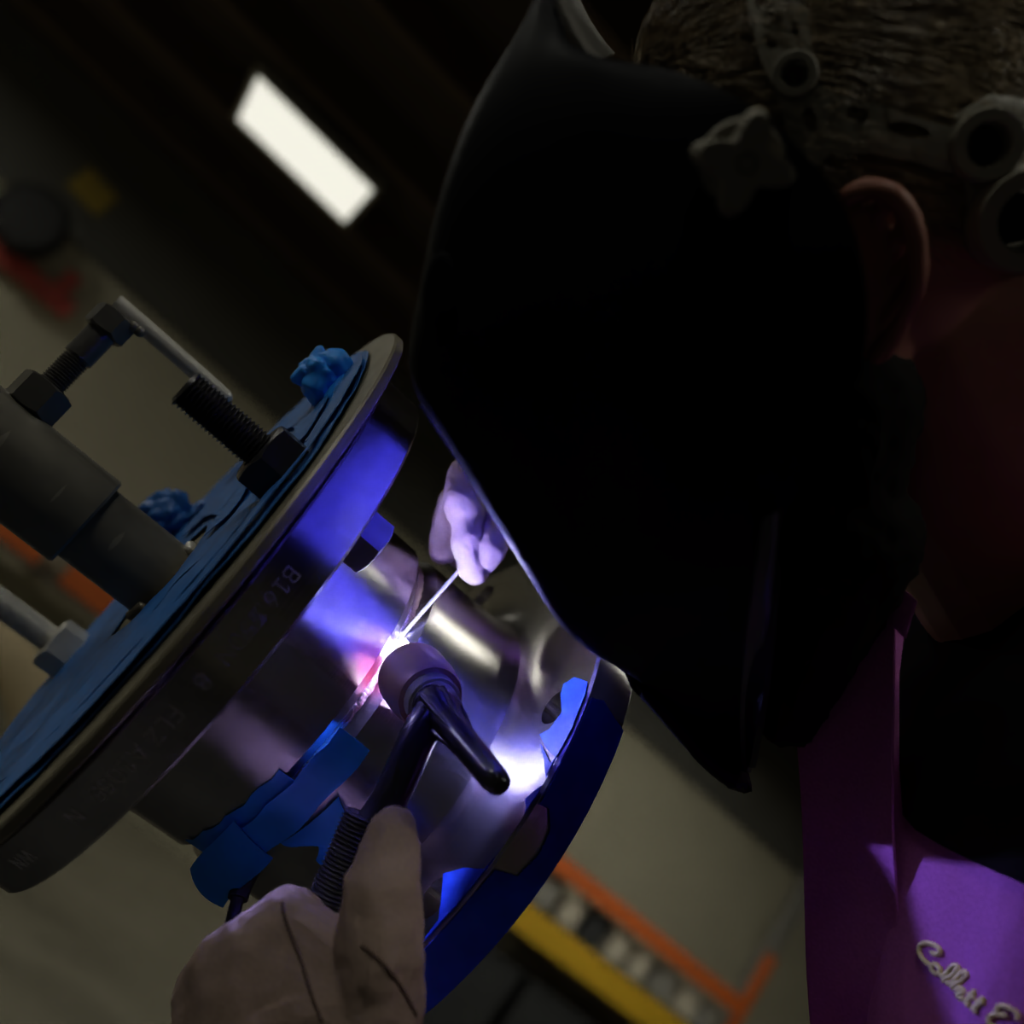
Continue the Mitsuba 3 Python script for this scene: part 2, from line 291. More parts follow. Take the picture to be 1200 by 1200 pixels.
# tan exhaust duct, lower left
t = thing('exhaust_duct', 'tan bent exhaust duct at the left edge below the far stud', 'duct')
dp = spline([W(-150, 690, 4.2), W(-30, 745, 4.2), W(25, 790, 4.2), W(45, 850, 4.2), W(40, 960, 4.2)], 90)
part(t, 'hose', tube(dp, 0.105 + 0.005*np.sin(np.arange(90)*2.1), 24), TAN)
part(t, 'cuff', tube(dp[-6:], 0.125, 24), GREYP)

# ------------------------------------------------------------------ the two flanges
def ring_uv(m, sgn):
    v = np.array(m.vertices); r = np.hypot(v[:, 1], v[:, 2]); a = np.arctan2(v[:, 2], v[:, 1])
    a = np.where(a < 0, a + 2*np.pi, a)                       # seam at the far side (+y)
    return np.c_[a, sgn*v[:, 0] + 1.7*r]
def put_turned(parent, name, man, sgn, m, label=None):
    t = trimesh.graph.smooth_shade(tm(man) if hasattr(man, 'to_mesh') else man, angle=math.radians(25), facet_minarea=None)
    return part(parent, name, t, m, True, label, uv=ring_uv(t, sgn))
def revolve_x(profile, seg=360):
    man = m3.Manifold.revolve(m3.CrossSection([np.array([[r, h] for h, r in profile])]), seg)   # axis is z
    return man.transform(np.array([[0, 0, 1, 0], [1, 0, 0, 0], [0, 1, 0, 0]], float))          # z -> x, x -> y, y -> z
RF, RN, BC = 0.1715, 0.1072, 0.1477
JX = 0.002
def flange_profile():
    hub = [(0.0015, 0.1005), (0.0015, 0.1012), (0.0075, RN), (0.030, RN+0.0003), (0.054, RN+0.0008), (0.0660, RN+0.0018), (0.0715, 0.1110), (0.0750, 0.1150), (0.0772, 0.1210), (0.0780, 0.1280), (0.0780, 0.1355)]
    return hub + [(0.0780, RF-0.0015), (0.0795, RF), (0.1045, RF), (0.1055, RF-0.001), (0.1055, 0.136), (0.107, 0.135), (0.107, 0.1005)]
def flange(sgn, label):
    p = flange_profile()
    if sgn < 0: p = [(-h if h < 0.07 else -(h - 0.0118), r) for h, r in p][::-1]
    p = [(h + JX*(1 if sgn > 0 else 1), r) for h, r in p]
    man = revolve_x(p)
    if man.volume() < 1e-9: man = revolve_x(p[::-1])
    t = thing('pipe_flange', label, 'flange')
    for k in range(8):
        a = math.radians(153.3 + 45*k)
        c = m3.Manifold.cylinder(0.4, 0.0112, 0.0112, 40, True).rotate([0, 90, 0]).translate([0, BC*math.cos(a), BC*math.sin(a)])
        man = man - (c ^ m3.Manifold.cube([0.2, 1, 1], True).translate([sgn*0.16, 0, 0]))
    put_turned(t, 'body', man, sgn, STEEL)
    return t
FL = flange(-1, 'turned steel weld-neck flange bolted to the plate, left of the glowing arc')
FRt = flange(1, 'turned steel weld-neck flange with open bolt holes and taped rim, right of the arc')
# stamped lettering around the left rim, tops of the letters towards the arc
def rim_text(txt, a_deg, x0, h):
    m = meshkit.text_mesh(txt, h, 0.0003); m = tm(m3.Manifold(m3.Mesh(np.array(m.vertices, np.float32), np.array(m.faces, np.uint32))).refine_to_length(0.003)) if False else m
    v = np.array(m.vertices); a = math.radians(a_deg) + v[:, 0] / RF; R = RF - 0.00005 + v[:, 2]
    m.vertices = np.c_[x0 + v[:, 1], R*np.cos(a), R*np.sin(a)]
    if m.volume < 0: m.invert()
    return m
XT = -0.0835
for txt, a in (('B16.5', 170.0), ('150', 177.6), ('N', 184.5), ('8', 189.5), ('FLZ', 195.5), ('A105', 203.0), ('5', 212.0), ('N', 217.5), ('WN', 231.0)):
    part(FL, 'stamped_text', rim_text(txt, a, XT, 0.0078), STAMP, False, f'stamped characters {txt}')
# root bead in the groove
bead = []
for k in range(150):
    a = math.radians(60 + k * 1.35)
    bead.append((JX - 0.0 + 0.0006*math.sin(k*1.7), 0.1008*math.cos(a), 0.1008*math.sin(a)))
t = thing('weld_bead', 'rippled weld bead in the groove between the two flanges', 'weld')
part(t, 'root_ring', lathe([(-.0016, .0985), (-.0016, .1012), (.0016, .1012), (.0016, .0985), (-.0016, .0985)], (JX, 0, 0), (1, 0, 0), 200), WELD)
part(t, 'ripples', cat([trimesh.creation.icosphere(2, 1.0).apply_scale((.0030, .0030, .0012)).apply_transform(trimesh.transformations.rotation_matrix(math.atan2(p[2], p[1]) - math.pi/2, (1, 0, 0))).apply_translation(p) for p in bead]), WELD, True, 'overlapping bead ripples', kind='stuff')

# ------------------------------------------------------------------ fixture: plate, pipe, clamp, studs
XP0, XP1, RP = -0.1030, -0.0970, 0.1933
t = thing('fixture_plate', 'round tan steel plate bolted to the left flange, blue tape on its face', 'plate')
man = revolve_x([(XP0, 0.0001), (XP1, 0.0001), (XP1, RP-0.0008), (XP1-0.0008, RP), (XP0+0.0012, RP), (XP0, RP-0.0012)][::1], 320)
if man.volume() < 1e-9: man = revolve_x([(XP0, 0.0001), (XP1, 0.0001), (XP1, RP-0.0008), (XP1-0.0008, RP), (XP0+0.0012, RP), (XP0, RP-0.0012)][::-1], 320)
for k in (0, 4):
    a = math.radians(153.3 + 45*k); man = man - m3.Manifold.cylinder(0.4, 0.0105, 0.0105, 32, True).rotate([0, 90, 0]).translate([0, BC*math.cos(a), BC*math.sin(a)])
put_turned(t, 'disc', man, -1, PLATE)
t = thing('fixture_pipe', 'dark grey turning pipe with a thicker sleeve welded to the round plate', 'pipe')
part(t, 'spigot', lathe([(-.26, 0), (-.26, .0235), (XP0+.0005, .0235), (XP0+.0005, 0)], (0, 0, 0), (1, 0, 0), 120), FIXT)
part(t, 'sleeve', lathe([(-.95, .0245), (-.95, .0285), (-.1575, .0285), (-.1560, .0275), (-.1560, .0240), (-.95, .0245)], (0, 0, 0), (1, 0, 0), 120), FIXT)
wb = [trimesh.creation.icosphere(2, 1.0).apply_scale((.0032, .0030, .0030)).apply_translation((XP0-.002, .0252*math.cos(a), .0252*math.sin(a))) for a in np.radians(np.arange(96, 262, 5.5))]
part(t, 'weld_bead', cat(wb[:5]), BRIGHT, True, 'shiny tack weld at the foot of the pipe')
part(t, 'lower_weld', cat(wb[24:]), FIXT, True)
# clamp screw and handle on the sleeve
t = thing('clamp_screw', 'T-handled clamp screw standing on the grey sleeve', 'clamp screw')
cx = -0.219
part(t, 'nut', hexprism((cx, 0, .0265), (0, 0, 1), .027, .019, .0078, .35), NUTM, 20)
thr = [(.045 + .0009*k, .0078 if k % 2 == 0 else .0066) for k in range(24)]
part(t, 'threaded_rod', lathe([(.026, 0), (.026, .0072)] + thr + [(.0668, .0072), (.0668, 0)], (cx, 0, 0), (0, 0, 1), 40), NUTM, False)
part(t, 'shank', lathe([(.0668, 0), (.0668, .0085), (.088, .0085), (.088, 0)], (cx, 0, 0), (0, 0, 1), 40), NUTM)
part(t, 'hex_head', hexprism((cx, 0, .086), (0, 0, 1), .022, .014, 0, .35), NUTM, 20)
part(t, 'handle', cat([tube(spline([(cx-.006, -.002, .1045), (cx+.03, -.002, .1045), (cx+.072, -.002, .1040)], 12), .0050, 16), trimesh.creation.icosphere(2, .0050).apply_translation((cx+.072, -.002, .104))]), BRIGHT, 40, 'round bar handle')
part(t, 'tack_weld', cat([trimesh.creation.icosphere(2, .0035).apply_translation((cx+.010+.004*k, -.004, .1005)) for k in range(2)]), FIXT, True)
def stud(a_deg, x_end, label, m):
    a = math.radians(a_deg); y, z = BC*math.cos(a), BC*math.sin(a)
    t = thing('stud_bolt', label, 'bolt')
    n = int((-0.122 - x_end) / .00115); prof = [(x_end, 0), (x_end, .0075), (x_end+.0015, .0094)] + [(x_end+.002+.00115*k, .0096 if k % 2 == 0 else .0080) for k in range(n)]
    prof += [(-0.118, .0086), (-0.0490, .0086), (-0.0480, .0080), (-0.0480, 0)]
    part(t, 'threaded_rod', lathe(prof, (0, y, z), (1, 0, 0), 40), m, False)
    part(t, 'nut', hexprism((XP0-.0195, y, z), (1, 0, 0), .0315, .0193, .0086, .3), m, 20)
    part(t, 'nut', hexprism((-.0660, y, z), (1, 0, 0), .0285, .0175, .0086, .15), NUTM, 20, 'hex nut on the far side of the rim')
stud(153.3, -0.1665, 'black threaded stud with a hex nut standing out of the taped plate', BLACKOX)
stud(333.3, -0.1700, 'blurred stud and nut at the far edge of the plate by the tan duct', BRIGHT)

# ------------------------------------------------------------------ blue tape
t = thing('plate_tape', 'worn blue masking tape covering the face of the round plate', 'tape')
out_ = [(math.cos(a)*(.175+.004*math.sin(5*a)), math.sin(a)*(.175+.004*math.sin(5*a))) for a in np.linspace(0, 2*np.pi, 120, endpoint=False)]
base = Polygon(out_).difference(Point(0, 0).buffer(.040))
for k in (0, 4):
    a = math.radians(153.3+45*k); base = base.difference(Point(BC*math.cos(a), BC*math.sin(a)).buffer(.0115))
for (r0, a0, w, l, tl) in ((.095, 205, .006, .05, 1.0), (.122, 222, .004, .03, .9), (.085, 180, .003, .035, 1.1)):
    a = math.radians(a0); c = np.array([r0*math.cos(a), r0*math.sin(a)]); d = np.array([-math.sin(a*tl), math.cos(a*tl)]); base = base.difference(LineString([c-d*l/2, c+d*l*.1+(.004, 0), c+d*l/2]).buffer(w/2))
def face_warp(x, sgn, amp, seed, s=45):
    def f(v):
        nn = meshkit.fbm(np.c_[v[:, 0]*s, v[:, 1]*s, v[:, 0]*0+seed], 3, seed)
        return np.c_[x + sgn*(v[:, 2] + amp*nn), v[:, 0], v[:, 1]]
    return f
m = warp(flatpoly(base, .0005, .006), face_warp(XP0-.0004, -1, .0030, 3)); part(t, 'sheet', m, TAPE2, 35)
for k, (r0, r1, a0, a1, wv) in enumerate(((.150, .172, 95, 265, .004), (.110, .148, 160, 262, .006), (.052, .085, 30, 150, .006), (.118, .144, 40, 140, .005))):
    aa = np.radians(np.linspace(a0, a1, 40)); o = [(r1*math.cos(a), r1*math.sin(a)) for a in aa] + [((r0+wv*math.sin(3*a))*math.cos(a), (r0+wv*math.sin(3*a))*math.sin(a)) for a in aa[::-1]]
    P = Polygon(o).buffer(0)
    for q in (0, 4):
        a = math.radians(153.3+45*q); P = P.difference(Point(BC*math.cos(a), BC*math.sin(a)).buffer(.0188))
    m = warp(flatpoly(P, .0004, .006), face_warp(XP0-.0036, -1, .0020, 11+k)); part(t, 'strip', m, TAPE2, 35)
# tape wrapped over the covered studs
def lump(a_deg, r, sx, label, m, seed):
    a = math.radians(a_deg); s = trimesh.creation.icosphere(4, 1.0); v = np.array(s.vertices)
    n = np.abs(meshkit.fbm(v*1.3+seed, 2, seed) - .5)*2
    v *= (0.72 + 0.5*n)[:, None]; v *= (sx, r, r); s.vertices = v + (XP0-.0045-sx*.55, BC*math.cos(a), BC*math.sin(a))
    t = thing('tape_lump', label, 'tape'); part(t, 'wad', s, m, 20)
    q = trimesh.creation.icosphere(3, 1.0); v = np.array(q.vertices)*(.0016, r*1.05, r*.55); v[:, 0] += .0018*np.sin(v[:, 1]*400); q.vertices = v + (XP0-.0035, BC*math.cos(a+.07), BC*math.sin(a+.07)); part(t, 'fold', q, m, True)
lump(108.3, .0175, .016, 'crumpled blue tape wad at the top edge of the plate, lightened as if lit', TAPE3, 4)
lump(18.3, .022, .020, 'blue tape wad on the far side of the plate behind the grey pipe', TAPE2, 9)

def cyl_tape(pxpoly, r, seed, amp=.0006, edge=.003, th=.0004, jag=0.0, step=.004):
    pts = [(x, a*r) for x, a in (on_cyl(px, py, r) for px, py in pxpoly)]
    P = rough_edge(pts, jag, step, seed) if jag else Polygon(pts).buffer(0)
    m = flatpoly(P, th, edge); v = np.array(m.vertices); v[:, 2] += amp*(meshkit.fbm(np.c_[v[:, 0]*120, v[:, 1]*120, v[:, 0]*0+seed], 3, seed)); m.vertices = v
    return warp(m, wrap_cyl(r))
# band over the open joint
t = thing('joint_tape', 'blue masking tape covering the joint below the torch, lightened as if lit', 'tape')
rj = RN + .0012
def band(x0, x1, a0, a1, r, seed, amp=.0008, skew=0.0, th=.0004):
    P = Polygon([(x0, a0*r), (x1, a0*r)] + [(x1+skew*k/12+.001*math.sin(k*1.3), (a0+(a1-a0)*k/12)*r) for k in range(1, 13)] + [(x0+skew*k/12+.001*math.sin(k*1.9), (a0+(a1-a0)*k/12)*r) for k in range(12, 0, -1)])
    m = flatpoly(P, th, .003); v = np.array(m.vertices); v[:, 2] += amp*meshkit.fbm(np.c_[v[:, 0]*90, v[:, 1]*90, v[:, 0]*0+seed], 3, seed); m.vertices = v
    return warp(m, wrap_cyl(r))
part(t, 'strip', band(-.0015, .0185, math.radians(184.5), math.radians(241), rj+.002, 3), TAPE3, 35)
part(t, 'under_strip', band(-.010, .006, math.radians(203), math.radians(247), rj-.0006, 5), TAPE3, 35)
# torn flap and curled tail (free sheets)
def sheet(rows, th=.0005, m=None, n=14):                      # rows of points -> smooth sheet with thickness
    R = [spline(r, n) for r in rows]; R = np.array(R); R = np.array([spline(R[:, i], n) for i in range(n)]).transpose(1, 0, 2)
    a, b = R.shape[:2]; V = R.reshape(-1, 3); F = []
    for i in range(a-1):
        for j in range(b-1): k = i*b+j; F += [[k, k+1, k+b+1], [k, k+b+1, k+b]]
    s = trimesh.Trimesh(V, F, process=False)
    if th is None: return s
    N = s.vertex_normals; V2 = V - N*th; L = len(V); F2 = [[c+L, b_+L, a_+L] for a_, b_, c in F]
    e = [i*b for i in range(a)] ; rim = list(range(b)) + [i*b+b-1 for i in range(1, a)] + [(a-1)*b+j for j in range(b-2, -1, -1)] + [i*b for i in range(a-2, 0, -1)]
    S = []
    for i in range(len(rim)):
        p, q = rim[i], rim[(i+1) % len(rim)]; S += [[p, p+L, q], [q, p+L, q+L]]
    o = trimesh.Trimesh(np.vstack([V, V2]), F+F2+S, process=False); o.fix_normals(); return o
def cp(px, py, lift):                                          # a point lifted from the pipe surface
    x, a = on_cyl(px, py, RN+.002); r = RN+.002+lift; return np.array([x, r*math.cos(a), r*math.sin(a)])
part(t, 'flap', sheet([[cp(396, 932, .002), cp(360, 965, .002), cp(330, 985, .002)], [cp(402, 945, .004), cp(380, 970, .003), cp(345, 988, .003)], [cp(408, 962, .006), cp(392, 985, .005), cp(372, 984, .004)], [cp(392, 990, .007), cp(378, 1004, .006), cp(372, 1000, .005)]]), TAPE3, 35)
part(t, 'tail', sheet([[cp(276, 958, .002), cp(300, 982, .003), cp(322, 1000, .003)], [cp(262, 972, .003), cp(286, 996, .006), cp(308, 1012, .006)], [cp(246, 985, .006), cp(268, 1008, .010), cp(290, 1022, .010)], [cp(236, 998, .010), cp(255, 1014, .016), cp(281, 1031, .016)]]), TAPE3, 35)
# tape on the right flange
t = thing('rim_tape', 'dark blue tape wrapped around the rim of the right flange', 'tape')
rr = RF + .0003
x0, x1 = .0795+JX, .1075
lower = [(x0, math.radians(a)*rr) for a in (262, 240, 220, 200, 191)] + [(x0+.001, math.radians(186.5)*rr), (.094, math.radians(185.2)*rr), (.0965, math.radians(180.5)*rr), (.0945, math.radians(176.5)*rr), (.088, math.radians(174.0)*rr), (x0+.001, math.radians(174.5)*rr), (x0, math.radians(166)*rr), (x0, math.radians(160)*rr), (x0+.001, math.radians(153.5)*rr), (.090, math.radians(152.3)*rr), (.098, math.radians(153.4)*rr), (x1, math.radians(154.4)*rr)] + [(x1, math.radians(a)*rr) for a in (175, 200, 220, 240, 262)]
m = flatpoly(Polygon(lower).buffer(0), .0005, .004); v = np.array(m.vertices); v[:, 2] += .0009*meshkit.fbm(np.c_[v[:, 0]*80, v[:, 1]*40, v[:, 0]*0], 3, 2); m.vertices = v
part(t, 'strip', warp(m, wrap_cyl(rr)), TAPE, 35)
FX = .0780 + JX - .0003
def face_patch(pxpoly, seed, lift=.0012):
    pts = [tuple(on_x(px, py, FX)[1:]) for px, py in pxpoly]
    pts = [(y*min(1, (RF+.0006)/math.hypot(y, z)), z*min(1, (RF+.0006)/math.hypot(y, z))) for y, z in pts]
    return warp(flatpoly(Polygon(pts).buffer(0), .0005, .003), face_warp(FX, -1, lift, seed, 90))
part(t, 'torn_flap', face_patch([(675, 795), (662, 803), (658, 815), (660, 836), (646, 856), (634, 862), (643, 880), (653, 889), (647, 896), (637, 876), (635, 874), (640, 893), (651, 915), (645, 922), (629, 927), (617, 938), (618, 947), (625, 958), (645, 940), (690, 850), (700, 810), (690, 800)], 5), TAPE, 35)
part(t, 'torn_flap', face_patch([(521, 1025), (519, 1050), (516, 1080), (500, 1100), (490, 1115), (480, 1150), (520, 1120), (580, 1035), (590, 1015), (569, 1020), (545, 1018)], 8), TAPE, 35)

# ------------------------------------------------------------------ torch, arc and filler rod
wx, wa = on_cyl(470, 757, RN)
weld = np.array([0.0025, 0.1035*math.cos(math.radians(155.6)), 0.1035*math.sin(math.radians(155.6))])
nrm = np.array([0, math.cos(math.radians(155.6)), math.sin(math.radians(155.6))])
arc_c = weld + nrm*.0050
t = thing('welding_arc', 'blinding white welding arc between the torch cup and the joint', 'arc')
part(t, 'plasma', trimesh.creation.icosphere(3, .003).apply_translation(arc_c), None, True, emitter={'type': 'area', 'radiance': rgb(*ARC)})
cupF, cupR, headC, capE = W(483, 792, .535), W(503, 817, .510), W(512, 832, .494), W(587, 922, .432)
ax = cupR - cupF; L = np.linalg.norm(ax); ax /= L
t = thing('welding_torch', 'black TIG welding torch with a wide ceramic cup, held against the joint', 'torch')
part(t, 'ceramic_cup', lathe([(0, .0150), (0, .0178), (.002, .0182), (.018, .0180), (.026, .0172), (.030, .0160), (.030, .0120), (.026, .0140), (.004, .0152), (0, .0150)], cupF, ax, 96), CUP)
part(t, 'gas_lens', lathe([(.020, 0), (.020, .0135), (.0345, .0135), (.036, .0128), (.036, 0)], cupF, ax, 72), INSUL, 30, 'grey ring behind the cup')
part(t, 'insulator', lathe([(.034, 0), (.034, .0115), (.046, .0108), (.048, .0095), (.048, 0)], cupF, ax, 72), INSUL)
part(t, 'tungsten', tube([arc_c + (cupF-arc_c)*.35, cupF + ax*.01], [.0004, .0013], 10), TUNG)
hd = headC - ax*.006
ax2 = capE - hd; L2 = np.linalg.norm(ax2); ax2 /= L2
part(t, 'back_cap', lathe([(-.002, 0), (-.002, .0098), (.004, .0108), (.010, .0106), (.013, .0090), (.020, .0078), (L2*.55, .0066), (L2-.006, .0060), (L2-.002, .0052), (L2, .0030), (L2, 0)], hd, ax2, 64), RUBBER, 40)
for k in range(6):
    a = k*math.pi/3; M = frame(ax2); o = M[:3, 0]*math.cos(a) + M[:3, 1]*math.sin(a)
    part(t, 'cap_rib', tube([hd + ax2*.004 + o*.0102, hd + ax2*.018 + o*.0086, hd + ax2*.034 + o*.0066], [.0018, .0016, .0004], 8), RUBBER)
neck = spline([hd + ax*.004, W(497, 850, .487), W(474, 900, .4775), W(432, 952+20, .468)], 30)
part(t, 'neck', cat([tube(neck, np.linspace(.0088, .0083, 30), 32), trimesh.creation.icosphere(3, .0105).apply_translation(hd + ax*.002)]), RUBBER, 60)
g0, g1 = W(428, 955, .4695), W(330, 1190, .455)
gd = g1 - g0; gl = np.linalg.norm(gd)
ribs = [(gl*k/90, .0098 if k % 2 else .0087) for k in range(91)]
part(t, 'grip', lathe([(0, 0)] + [(0, .0090)] + ribs + [(gl, 0)], g0, gd, 40), GRIP, False, 'ribbed black grip')
cab = spline([g1, W(300, 1270, .46), W(330, 1420, .5), W(420, 1600, .56)], 30)
part(t, 'cable', tube(cab, .007, 14), GRIP)
cabl = spline([W(290, 1026, .565), W(281, 1045, .555), W(271, 1085, .545), W(262, 1130, .535), W(250, 1230, .52), W(235, 1400, .50)], 30)
t = thing('hanging_cable', 'thin black cable hanging below the joint tape', 'cable')
part(t, 'sheath', tube(cabl, .0035, 12), BLACKH); part(t, 'end_plug', tube(cabl[:4], .0055, 12), BLACKH)
rodA, rodB = np.array([JX, .1022*math.cos(math.radians(150.5)), .1022*math.sin(math.radians(150.5))]), W(556, 648, .602)
t = thing('filler_rod', 'thin bright filler rod reaching from the far hand to the arc', 'rod')
d = rodB - rodA
part(t, 'wire', tube([rodA, rodA + d*.5, rodB, rodB + d*.5], [.0012, .0013, .0013, .0013], 14), RODM, 60)

# ------------------------------------------------------------------ the welder: head frame
LAT = np.array([-.08, .30, -.95]); LAT /= np.linalg.norm(LAT)
E1 = np.array([1., 0, 0]) - LAT*LAT[0]; E1 /= np.linalg.norm(E1); E2 = np.cross(LAT, E1)
if E2[1] < 0: E2 = -E2
LATw, E1w, E2w = C2W(LAT), C2W(E1), C2W(E2)
HO = W(800, 450, .485)
def sag(px, py, h):                                            # line of sight meets the plane at lateral offset h from the middle of the head
    d = ray(px, py); o = HO + LATw*h; return CAM + d * ((o - CAM) @ LATw) / (d @ LATw)
HC = W(965, 220, .48); HS = np.array([.095, .116, .077])
def ell_hit(px, py, s):
    d = ray(px, py); B = np.stack([E1w, E2w, LATw]); o = (B @ (CAM - HC)) / (HS*s); q = (B @ d) / (HS*s)
    a, b, c = q@q, 2*o@q, o@o - 1; D = b*b - 4*a*c
    k = (-b - math.sqrt(max(D, 0))) / (2*a); return CAM + d*k
def hp(a, b, c): return HC + E1w*a + E2w*b + LATw*c            # head coordinates: back, down, left
def ellman(s, seg=64):
    B = np.stack([E1w, E2w, LATw], 1) * (HS*s)
    return m3.Manifold.sphere(1.0, seg).transform(np.c_[B, HC])
P_ = 'person'
labels[P_] = {'label': 'person in a purple shirt and suede gloves leaning over the pipe with a torch', 'category': 'person'}
CN = C2W(np.array([-.85, -.25, -.46])); CN /= np.linalg.norm(CN); CP = W(1120, 1100, .445)
def onchest(px, py, r, back=0.0):
    d = ray(px, py); p = CAM + d*((CP - CAM) @ CN)/(d @ CN); return (p - CN*(r + back), r)
def torso_h(g): return hullof([onchest(1065, 950, .04, g), onchest(1225, 920, .045, g), onchest(1250, 1500, .05, g), onchest(1065, 1560, .05, g), (W(1130, 700, .72), .055 - g), (W(1480, 700, .48), .07 - g), (W(1500, 1650, .60), .12 - g)])
torso = [torso_h(.006)]
neckm = hullof([(hp(.035, .06, 0), .058), (hp(.085, .045, 0), .050), (W(1200, 660, .56), .062), (W(1330, 600, .56), .06)])
jaw = hullof([(hp(-.005, .085, .028), .045), (hp(-.005, .085, -.028), .045), (hp(-.055, .125, 0), .028), (hp(.0, .02, 0), .07)])
face = [hullof([(hp(-.098, .045, 0), .012), (hp(-.115, .068, 0), .011), (hp(-.095, .075, 0), .016)]), hullof([(hp(-.09, .105, .012), .010), (hp(-.09, .105, -.012), .010)]), hullof([(hp(-.083, .022, .03), .014), (hp(-.083, .022, -.03), .014)])]
LSH, LEL, LWR = W(1440, 900, .40), W(1330, 1750, .42), W(352, 1310, .448)
RSH, REL, RWR = W(1040, 735, .74), W(800, 575, .84), W(618, 570, .670)
arms = [hullof([(LSH, .046), (LEL, .034)]), hullof([(LEL, .034), (LWR, .026)]), hullof([(RSH, .042), (REL, .032)]), hullof([(REL, .032), (RWR, .024)])]
def ear_man():
    c = ell_hit(1022, 300, 1.0)
    o = []
    ring = [(988, 228), (1008, 219), (1030, 226), (1048, 248), (1058, 285), (1058, 325), (1048, 365), (1034, 395), (1020, 410)]
    pts = [ell_hit(px, py, 1.0) + LATw*(.020 if i in (2, 3, 4, 5) else .013) for i, (px, py) in enumerate(ring)]
    for a, b in zip(pts[:-1], pts[1:]): o.append(hullof([(a, .0042), (b, .0042)], 12))
    inner = [ell_hit(px, py, 1.0) + LATw*.004 for px, py in ((1000, 240), (1025, 250), (1040, 300), (1035, 350), (1015, 400), (1000, 330))]
    o.append(hullof([(p, .006) for p in inner], 12))
    for i in range(2, 8): o.append(hullof([(pts[i], .003), (inner[min(i-1, 4)], .004)], 10))
    return o
body = m3.Manifold.batch_boolean([ellman(1.0), neckm, jaw] + face + torso + arms + ear_man(), m3.OpType.Add)
bm = smoothed(body, .008, 6); part(P_, 'body', bm, SKIN, True)
# beard under the helmet, black hair on chin and throat
bd = m3.Manifold.batch_boolean([hullof([(hp(.005, .09, .045), .036), (hp(-.05, .14, .02), .036), (hp(-.05, .14, -.02), .036), (W(960, 640, .475), .030), (W(935, 660, .50), .030)]), hullof([(W(940, 660, .485), .030), (W(1000, 630, .47), .030), (W(925, 840, .50), .014)])], m3.OpType.Add)
b_ = smoothed(bd, .005, 10); v = np.array(b_.vertices); v += b_.vertex_normals*(.005*(meshkit.fbm(v*180, 3, 2)-.4))[:, None]; b_.vertices = v
part(P_, 'beard', b_, BEARD, 40, 'dark full beard')
# hair: cap and strands
def scalp(u, v):                                               # head coordinates on the ellipsoid
    return np.array([math.cos(v)*math.cos(u), -math.sin(v), math.cos(v)*math.sin(u)])
cap = tm(ellman(1.035, 96) - m3.Manifold.cube([2, 2, 2], True).transform(np.c_[np.stack([E1w*.5, E2w, LATw], 1), HC + E2w*1.015]))
part(P_, 'hair', cap, HAIR, True, 'short brown hair')
strands = []
for k in range(15000):
    v = RNG.uniform(-.12, 1.5); u = RNG.uniform(-math.pi, math.pi); q = scalp(u, v)
    if q[0] < -.90 or (q[1] > .02 and q[0] < .1) or q[2] < -.35: continue
    clump = meshkit.noise(q[None]*7.0, 3)[0] - .5
    fl = np.array([.80, .22 + .35*(1-q[1])*0 + .5*clump, .35*clump]) + RNG.normal(size=3)*.10; fl -= q*(fl@q); fl /= np.linalg.norm(fl) + 1e-9
    ln = RNG.uniform(.018, .032); lift = RNG.uniform(.5, 1.2); pts = []
    for s_ in (0, .5, 1.0):
        d_ = q*HS*(1.025 + .045*math.sin(s_*1.7)*lift) + fl*ln*s_; pts.append(HC + E1w*d_[0] + E2w*d_[1] + LATw*d_[2])
    strands.append(tube(pts, [.00042, .00036, .00008], 3, cap=False))
part(P_, 'hair_strands', cat(strands), HAIR, True, 'loose hair strands', kind='stuff')

# shirt: over the torso, collar, placket and sleeves
sh = m3.Manifold.batch_boolean([torso_h(0.0),
    hullof([(LSH, .062), (LEL, .052)]), hullof([(LEL, .052), (W(500, 1440, .444), .044)]), hullof([(RSH, .056), (REL, .047)]), hullof([(REL, .047), (W(660, 575, .705), .038)])], m3.OpType.Add)
sh = smoothed(sh, .007, 8)
v = np.array(sh.vertices); fold = meshkit.fbm(np.c_[v @ RIGHT*34, v @ DOWN*7, v @ FWD*34], 3, 5) - .5
sh.vertices = v + sh.vertex_normals*(fold*.010)[:, None]
part(P_, 'shirt', sh, SHIRT, True, 'purple work shirt')
def shp(px, py, lift):
    p = hit(sh, px, py); return None if p is None else p + (CAM - p)/np.linalg.norm(CAM - p)*lift
# black sheet laid on the shirt between neck and chest
BLACK_SHEET = mat('black_sheet', (0.006, 0.005, 0.006), 0.95, specular=0.05)
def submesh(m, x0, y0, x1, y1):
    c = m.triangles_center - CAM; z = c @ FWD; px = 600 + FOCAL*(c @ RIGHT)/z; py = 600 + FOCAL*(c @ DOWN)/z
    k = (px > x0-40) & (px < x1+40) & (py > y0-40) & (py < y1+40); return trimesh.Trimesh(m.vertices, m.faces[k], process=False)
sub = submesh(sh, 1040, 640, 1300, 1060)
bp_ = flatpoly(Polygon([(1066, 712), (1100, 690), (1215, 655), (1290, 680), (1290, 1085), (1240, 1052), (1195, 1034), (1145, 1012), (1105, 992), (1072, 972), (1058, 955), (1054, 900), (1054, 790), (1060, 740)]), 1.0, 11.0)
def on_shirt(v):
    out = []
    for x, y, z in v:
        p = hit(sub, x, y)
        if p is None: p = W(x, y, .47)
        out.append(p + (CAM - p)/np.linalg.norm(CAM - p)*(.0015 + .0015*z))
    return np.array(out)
part(P_, 'neck_sheet', warp(bp_, on_shirt), BLACK_SHEET, 40, 'black sheet over the shirt below the neck')
